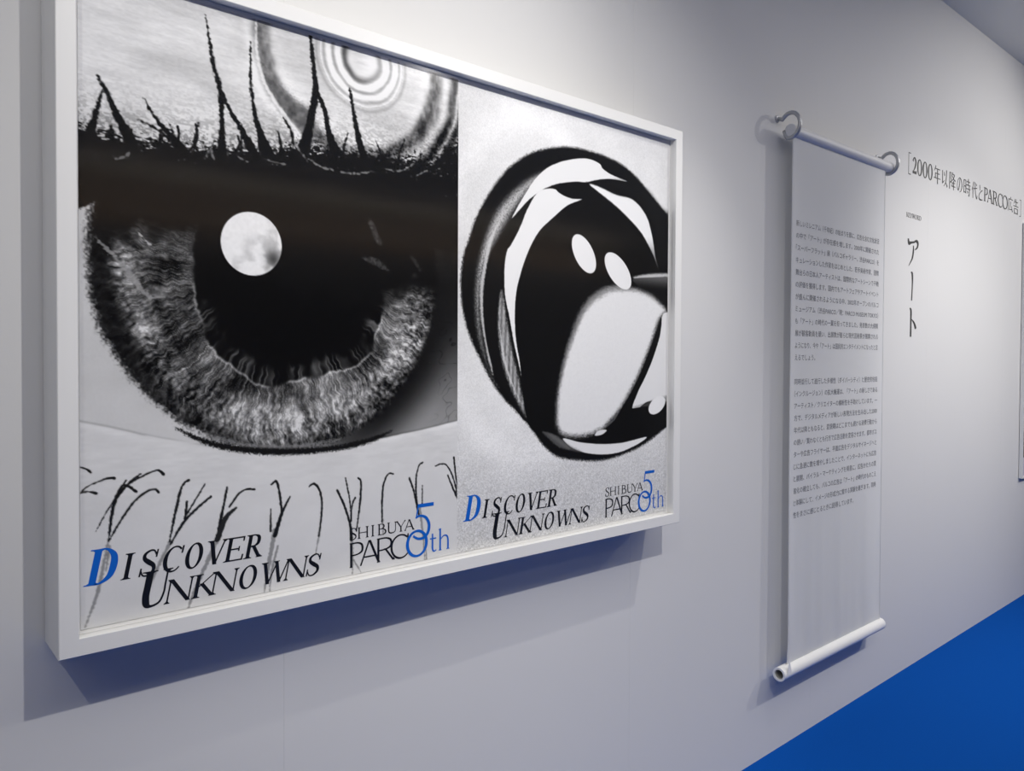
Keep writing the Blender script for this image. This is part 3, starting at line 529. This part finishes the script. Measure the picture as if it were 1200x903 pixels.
MB().box((GX0 - RW * .05, -PQ + .0012, GZ0 - RW * .05), (GX1 + RW * .05, -PQ + .006, GZ1 + RW * .05)).build('mount_board', M_board, fr)
MB().box((GX0 + .0005, -FD + .0112, GZ0 + .0005), (GX1 - .0005, -FD + .0132, GZ1 - .0005)).build('glazing', M_glass, fr)
NU, NV = 521, 736
def to_lin(a): return np.where(a <= .04045, a / 12.92, ((a + .055) / 1.055) ** 2.4)
def print_sheet(sheet, x0, label):
    nu, nv = sheet.nu, sheet.nv; n = nu * nv
    X = x0 + sheet.U / 1000; Z = PZ + (PHM - sheet.V) / 1000
    fv = np.empty((n, 3), np.float32); fv[:, 0] = X.ravel(); fv[:, 1] = -PQ; fv[:, 2] = Z.ravel()
    i = (np.arange(nv - 1)[:, None] * nu + np.arange(nu - 1)[None]).ravel()
    q = np.stack([i, i + nu, i + nu + 1, i + 1], 1).astype(np.int32)
    # thin body behind the printed face
    e = [0, nu - 1, n - 1, n - nu]; bk = fv[e].copy(); bk[:, 1] = -PQ + .001
    me = bpy.data.meshes.new('poster_print'); me.vertices.add(n + 4); me.vertices.foreach_set('co', np.vstack([fv, bk]).ravel())
    nf = len(q) + 1; me.loops.add(nf * 4); me.polygons.add(nf)
    me.loops.foreach_set('vertex_index', np.vstack([q, np.array([[n, n + 1, n + 2, n + 3]], np.int32)]).ravel())
    me.polygons.foreach_set('loop_start', np.arange(0, nf * 4, 4, dtype=np.int32)); me.update(calc_edges=True)
    at = me.attributes.new('ink', 'FLOAT_COLOR', 'POINT'); t = to_lin(np.clip(sheet.T, 0, 1)).ravel().astype(np.float32)
    c = np.ones((n + 4, 4), np.float32); c[:n, 0] = t * .985; c[:n, 1] = t * .99; c[:n, 2] = np.minimum(t * 1.0 + .0006, 1); c[n:, :3] = .8; at.data.foreach_set('color', c.ravel())
    return tag(link('poster_print', me, M_sheet, fr), label)
pl = print_sheet(picture_of_eye(NU, NV), 0.0, 'black and white poster of a huge eye with a full moon in its pupil')
pr = print_sheet(picture_of_drawing(NU, NV), .728, 'black and white poster of an airbrushed round eye shape with pale ovals')
SH = .20
def word(letters, v0, v1, T, t, shear=SH, serif=1.0, dx=0.0):
    """letters: (character, left, right) in millimetres along the sheet; baseline v1, cap line v0"""
    out = []; h = v1 - v0
    for ch, a, b in letters:
        w_ = (b - a) - shear * h
        out += [[(a + x + shear * y + dx, v1 - y) for x, y in q] for q in glyph(ch, w_, h, T, t, serif)]
    return out
def put(polys, x0): return [[(x0 + x / 1000, PZ + (PHM - y) / 1000) for x, y in q] for q in polys]
def ptrib(pts, ws): return ribbon(pts, ws)
def poster_lettering(parent, x0, d1, d2):
    ttl = word([('I', 58, 78.5), ('S', 82, 117), ('C', 117.5, 156), ('O', 153.8, 190), ('V', 190, 228), ('E', 220.5, 261.5), ('R', 256, 296)], 921, 962.5, 6.6, 2.4, dx=d1)
    ttl += word([('U', 79, 138)], 956, 1015.5, 11, 3, dx=d1) + word([('N', 123, 173), ('K', 166, 212), ('N', 198, 249), ('O', 246, 284.5), ('W', 285, 344), ('N', 331, 381), ('S', 373, 409)], 976, 1015.5, 6.4, 2.3, dx=d1)
    blk = word([('S', 466, 483), ('H', 484.5, 509), ('I', 514, 523), ('B', 530, 549), ('U', 552, 574), ('Y', 573, 596), ('A', 593.5, 617)], 938.4, 961, 3.0, 1.5, 0, dx=d2)
    blk += word([('P', 467, 499), ('A', 489, 536), ('R', 528, 571), ('C', 559, 603)], 967.2, 1015.8, 4.8, 2.9, 0, .35, dx=d2)
    flat(put(ttl, x0), -PQ - .0002, .0002).build('title_lettering', M_black, parent, fix=False); flat(put(blk, x0), -PQ - .0002, .0002).build('name_lettering', M_black, parent, fix=False)
    ini = word([('D', 4, 58)], 907, 963, 10.5, 2.8, dx=d1)
    flat(put(ini, x0), -PQ - .0002, .0002).build('initial_letter', M_blue, parent, fix=False)
    blu = []
    z = glyph('O', 54, 54.5, 7.2, 4.6); blu += [[(597 + x + d2, 1019 - y) for x, y in q] for q in z]
    five = rect(626, 909.5, 666, 917) + bar(627.5, 910, 622.5, 938, 3.4)
    five += ribbon([(620.5, 938), (632, 934.5), (646, 940), (654, 955), (651.5, 972), (640, 982), (626, 982), (614.5, 975)], [3.2, 4.4, 6, 7, 7, 6, 5, 4.5])
    blu += [[(x + d2, y) for x, y in q] for q in five]
    blu += word([('t', 656, 674)], 977, 1015.8, 4.2, 2.2, 0, dx=d2) + word([('h', 675, 712)], 968.5, 1015.8, 4.2, 2.0, 0, dx=d2)
    flat(put(blu, x0), -PQ - .0003, .0002).build('anniversary_numeral', M_blue, parent, fix=False)
poster_lettering(pl, 0.0, 0, 0); poster_lettering(pr, .728, 12, 9.5)
# ------------------------------------------------------------------ the hanging scroll
SX0, SX1, SY, SZT, SZB = 2.172, 2.925, -.052, 2.186, .306
hs = empty('hanging_scroll', ((SX0 + SX1) / 2, 0, SZB), 'white paper scroll with two paragraphs of small Japanese text hanging from two hooks', 'hanging scroll')
def sway(x, z):
    """gentle vertical folds in the lower part of the sheet"""
    k = max(0., min(1., (1.05 - z) / .6)) * max(0., min(1., (z - SZB - .02) / .10)); return .0022 * k * (math.sin(x * 31) + .7 * math.sin(x * 53 + 1.1) + .5 * math.sin(x * 87 + 2.))
sv, sf = [], []; nx, nz = 60, 44
for face in (0, 1):
    for j in range(nz + 1):
        for i in range(nx + 1):
            x = SX0 + .012 + (SX1 - SX0 - .024) * i / nx; z = SZB + .018 + (SZT - SZB - .030) * j / nz
            e = min(i, nx - i) / nx; sv.append((x, SY - .002 + sway(x, z) + (.0 if e > .03 else -.0009) + .0006 * face, z))
n1 = (nx + 1) * (nz + 1)
for j in range(nz):
    for i in range(nx):
        a = j * (nx + 1) + i; sf += [(a, a + 1, a + nx + 2, a + nx + 1), (n1 + a, n1 + a + nx + 1, n1 + a + nx + 2, n1 + a + 1)]
for j in range(nz):
    for i in (0, nx): a = j * (nx + 1) + i; sf.append((a, a + nx + 1, n1 + a + nx + 1, n1 + a))
sheet = MB().add(sv, sf).build('scroll_sheet', M_paper, hs, smooth=True, fix=False)
MB().tube([(SX0, SY, SZT), (SX1 + .036, SY, SZT)], .0205, 24).build('top_rod', M_rod, hs, smooth=False)
def pipe(x0, x1, y, z, ro, ri, seg=28):
    c = lambda r, x: [(x, y + r * math.cos(2 * PI * k / seg), z + r * math.sin(2 * PI * k / seg)) for k in range(seg)]
    return MB().loft([c(ro, x0), c(ro, x1), c(ri, x1), c(ri, x0)], False, True)
br = pipe(SX0 - .035, SX1, SY, SZB, .0235, .0165).build('bottom_tube', M_tube, hs)
pipe(SX0 - .030, SX1 - .004, SY, SZB, .0165, .0150).build('tube_lining', M_hole, br)
MB().add([(SX0 - .02 + a, SY - .0235 - .001 + b * .012, SZB + .004 + c) for a, b, c in ((0, 0, 0), (.016, .2, .05), (.030, .1, 0), (0, .06, 0), (.016, .26, .05), (.030, .16, 0))], [(0, 2, 1), (3, 4, 5), (0, 1, 4, 3), (1, 2, 5, 4), (2, 0, 3, 5)]).build('paper_tab', M_tube, br)
# printed paragraphs: one block of thin ink plates
def glyph_lines(lines, z0, pitch, x0, width, size):
    V, F = [], []
    for k, (t, wd) in lines:
        cu = bpy.data.curves.new('line', 'FONT'); cu.body = t; cu.size = size; cu.resolution_u = 2; cu.fill_mode = 'FRONT'
        ob = bpy.data.objects.new('line', cu); COL.objects.link(ob); dg = bpy.context.evaluated_depsgraph_get()
        me = bpy.data.meshes.new_from_object(ob.evaluated_get(dg)); co = np.empty(len(me.vertices) * 3); me.vertices.foreach_get('co', co); co = co.reshape(-1, 3)
        if len(co):
            sx = width * wd / (co[:, 0].max() - co[:, 0].min()); n = len(V); mn = co[:, 0].min()
            V += [(x0 + (x - mn) * sx, 0, z0 - k * pitch + y) for x, y, _ in co]; F += [tuple(i + n for i in p.vertices) for p in me.polygons]
        bpy.data.objects.remove(ob); bpy.data.curves.remove(cu); bpy.data.meshes.remove(me)
    return V, F
P1 = ['新しいミレニアム（千年紀）の始まりを節に、広告を含む文化状況', 'の中で「アート」が存在感を増します。2000年に開催された', '「スーパーフラット」展（パルコギャラリー、渋谷PARCO）を', 'キュレーションした作家をはじめとした、若手美術作家、国際', '舞台らの日本人アーティストは、国際的なアートシーンで不動', 'の評価を獲得します。国内でもアートフェアやアートイベント', 'が盛んに開催されるようになる中、2002年オープンのパルコ', 'ミュージアム（渋谷PARCO／現：PARCO MUSEUM TOKYO）', 'も「アート」の時代の一翼を担ってきました。発表数の大規模', '展が観客動員を競い、出展数が膨らむ現代芸術祭が展開される', 'ようになり、今や「アート」は国民的エンタテイメントになったと言']
P1b = 'えるでしょう。'
P2 = ['同時並行して進行した多様性（ダイバーシティ）と歴史的包括', '（インクルージョン）の拡大機運は、「アート」の新しさである', 'アーティスト／クリエイターの横断性を手助けしています。一', '方で、デジタルメディアが新しい表現方法を生み出した2000', '年代以降ともなると、変貌期はどこまでも続ける消費行動から', 'の誘い／買わなくとも行方で広告活動を変容させます。都市ポス', 'ターや広告フライヤーは、平面広告をデジタルサイネージへと', 'じに急速に数を増やしましたことで、インターネットにも広告', 'と展開、バイラル・マーケティングを得意に。広告かたちの変', '進化の確立しても、パルコの広告は「アート」の時代のものこえ', 'と体験にして、イメージの形成力に関する実験を継ぎます。同時']
P2b = '性をまさに感じとるときに説得しています。'
rows = list(enumerate((t, 1.0) for t in P1)) + [(11, (P1b, .22))]
rows += [(13 + k, (t, 1.0)) for k, t in enumerate(P2)] + [(24, (P2b, .70))]
V, F = glyph_lines(rows, 1.8635, .0427, 2.216, .648, .0235)
V2 = [(x, SY - .0022 + sway(x, z) - .0002, z) for x, _, z in V]
MB().add(V2, F).build('printed_text', M_ink, sheet, fix=False)
# the two wall hooks the rod rests in
def hook(x, label):
    h = empty('wall_hook', (x, 0, SZT), label, 'hook', 'steel hooks of the hanging scroll')
    # from the wall over the top, out to the front, underneath the rod and up behind it
    pts = [(x, -.003, SZT + .050)] + [(x, SY + .002 + .036 * math.cos(math.radians(a)), SZT + .017 + .043 * math.sin(math.radians(a))) for a in range(36, 300, 12)] + [(x, SY + .019, SZT - .014), (x, SY + .024, SZT + .002)]
    MB().tube(pts, .0072, 12).build('hook_arm', M_hook, h, smooth=True)
    MB().tube([(x, -.0005, SZT + .050), (x, -.004, SZT + .050), (x, -.006, SZT + .050)], [.013, .013, .009], 16).build('wall_plate', M_hook, h)
    return h
hook(SX0 + .004, 'steel hook on the wall holding the end of the scroll rod nearest the posters')
hook(SX1 + .030, 'steel hook on the wall holding the scroll rod end beside the bracketed heading')
# ------------------------------------------------------------------ headings stuck to the wall
HZ0, HZ1 = 2.231, 2.306
hd = empty('wall_heading', (4.04, 0, HZ0), 'bracketed heading in dark serif Japanese characters on the wall right of the scroll', 'wall lettering')
HEAD = [('[', 3.268, 3.292), ('2', 3.309, 3.358), ('0', 3.362, 3.415), ('0', 3.422, 3.475), ('0', 3.482, 3.534), ('年', 3.548, 3.631), ('以', 3.639, 3.720), ('降', 3.734, 3.817), ('の', 3.832, 3.910), ('時', 3.921, 4.018), ('代', 4.034, 4.113), ('と', 4.118, 4.198), ('P', 4.209, 4.268), ('A', 4.262, 4.340), ('R', 4.341, 4.416), ('C', 4.420, 4.495), ('O', 4.494, 4.580), ('広', 4.585, 4.669), ('告', 4.676, 4.767), (']', 4.785, 4.808)]
for ch, a, b in HEAD:
    if ch in KANJI: q = [[(a + x, HZ0 - .006 + z) for x, z in p] for p in brush(ch, b - a, HZ1 - HZ0 + .010)]
    elif ch in '[]': q = [[(a + x, HZ0 - .011 + z) for x, z in p] for p in glyph(ch, b - a, HZ1 - HZ0 + .022, .004, .0035)]
    else: q = [[(a + x, HZ0 + z) for x, z in p] for p in glyph(ch, b - a, (HZ1 - HZ0) * .96, .0125, .0045)]
    flat(q, -.0002, .0006).build('letter', M_vinyl, hd, fix=False)
kw = empty('small_caption', (3.33, 0, 2.03), 'tiny grey capitals on the wall above the three tall characters', 'wall lettering')
xs = 3.252
for ch, wd in zip('KEYWORD', (.021, .018, .021, .028, .024, .021, .023)):
    if ch == 'Y' or True: q = [[(xs + x, 2.0295 + z) for x, z in p] for p in glyph(ch, wd, .0205, .0042, .0018)]
    flat(q, -.0002, .0006).build('letter', M_greyv, kw, fix=False); xs += wd + .0007
kt = empty('keyword_lettering', (3.33, 0, 1.50), 'three tall dark brush characters running down the wall right of the scroll', 'wall lettering')
for ch, a, b, z0, z1 in (('ア', 3.272, 3.392, 1.815, 1.942), ('ー', 3.274, 3.374, 1.662, 1.788), ('ト', 3.268, 3.380, 1.497, 1.626)):
    flat([[(a + x, z0 + z) for x, z in p] for p in brush(ch, b - a, z1 - z0)], -.0002, .0006).build('letter', M_vinyl, kt, fix=False)
# ------------------------------------------------------------------ the next framed poster, cut off by the picture's edge
f2 = empty('picture_frame', (5.36, 0, .708), 'slim white framed poster at the right edge of the photo beyond the heading', 'picture frame')
X0, X1, Z0, Z1, W2, D2 = 4.842, 5.90, .708, 2.19, .008, .022
O2 = [(X0, Z0), (X1, Z0), (X1, Z1), (X0, Z1)]; I2 = [(X0 + W2, Z0 + W2), (X1 - W2, Z0 + W2), (X1 - W2, Z1 - W2), (X0 + W2, Z1 - W2)]
for k in range(4):
    j = (k + 1) % 4; prof = []
    for (ox, oz), (ix, iz) in ((O2[k], I2[k]), (O2[j], I2[j])): prof.append([(ox, -.003, oz), (ox, -D2, oz), (ix, -D2, iz), (ix, -.003, iz)])
    MB().loft(prof).build('frame_rail', M_frame, f2)
MB().box((X0 + W2, -.014, Z0 + W2), (X1 - W2, -.006, Z1 - W2)).build('poster_print', M_pale, f2)
MB().box((X0 + W2 + .002, -.0146, Z0 + .12), (X0 + W2 + .05, -.0142, Z1 - W2 - .004)).build('dark_edge_strip', M_dark, f2)  # dark strip down the left edge of the pale sheet
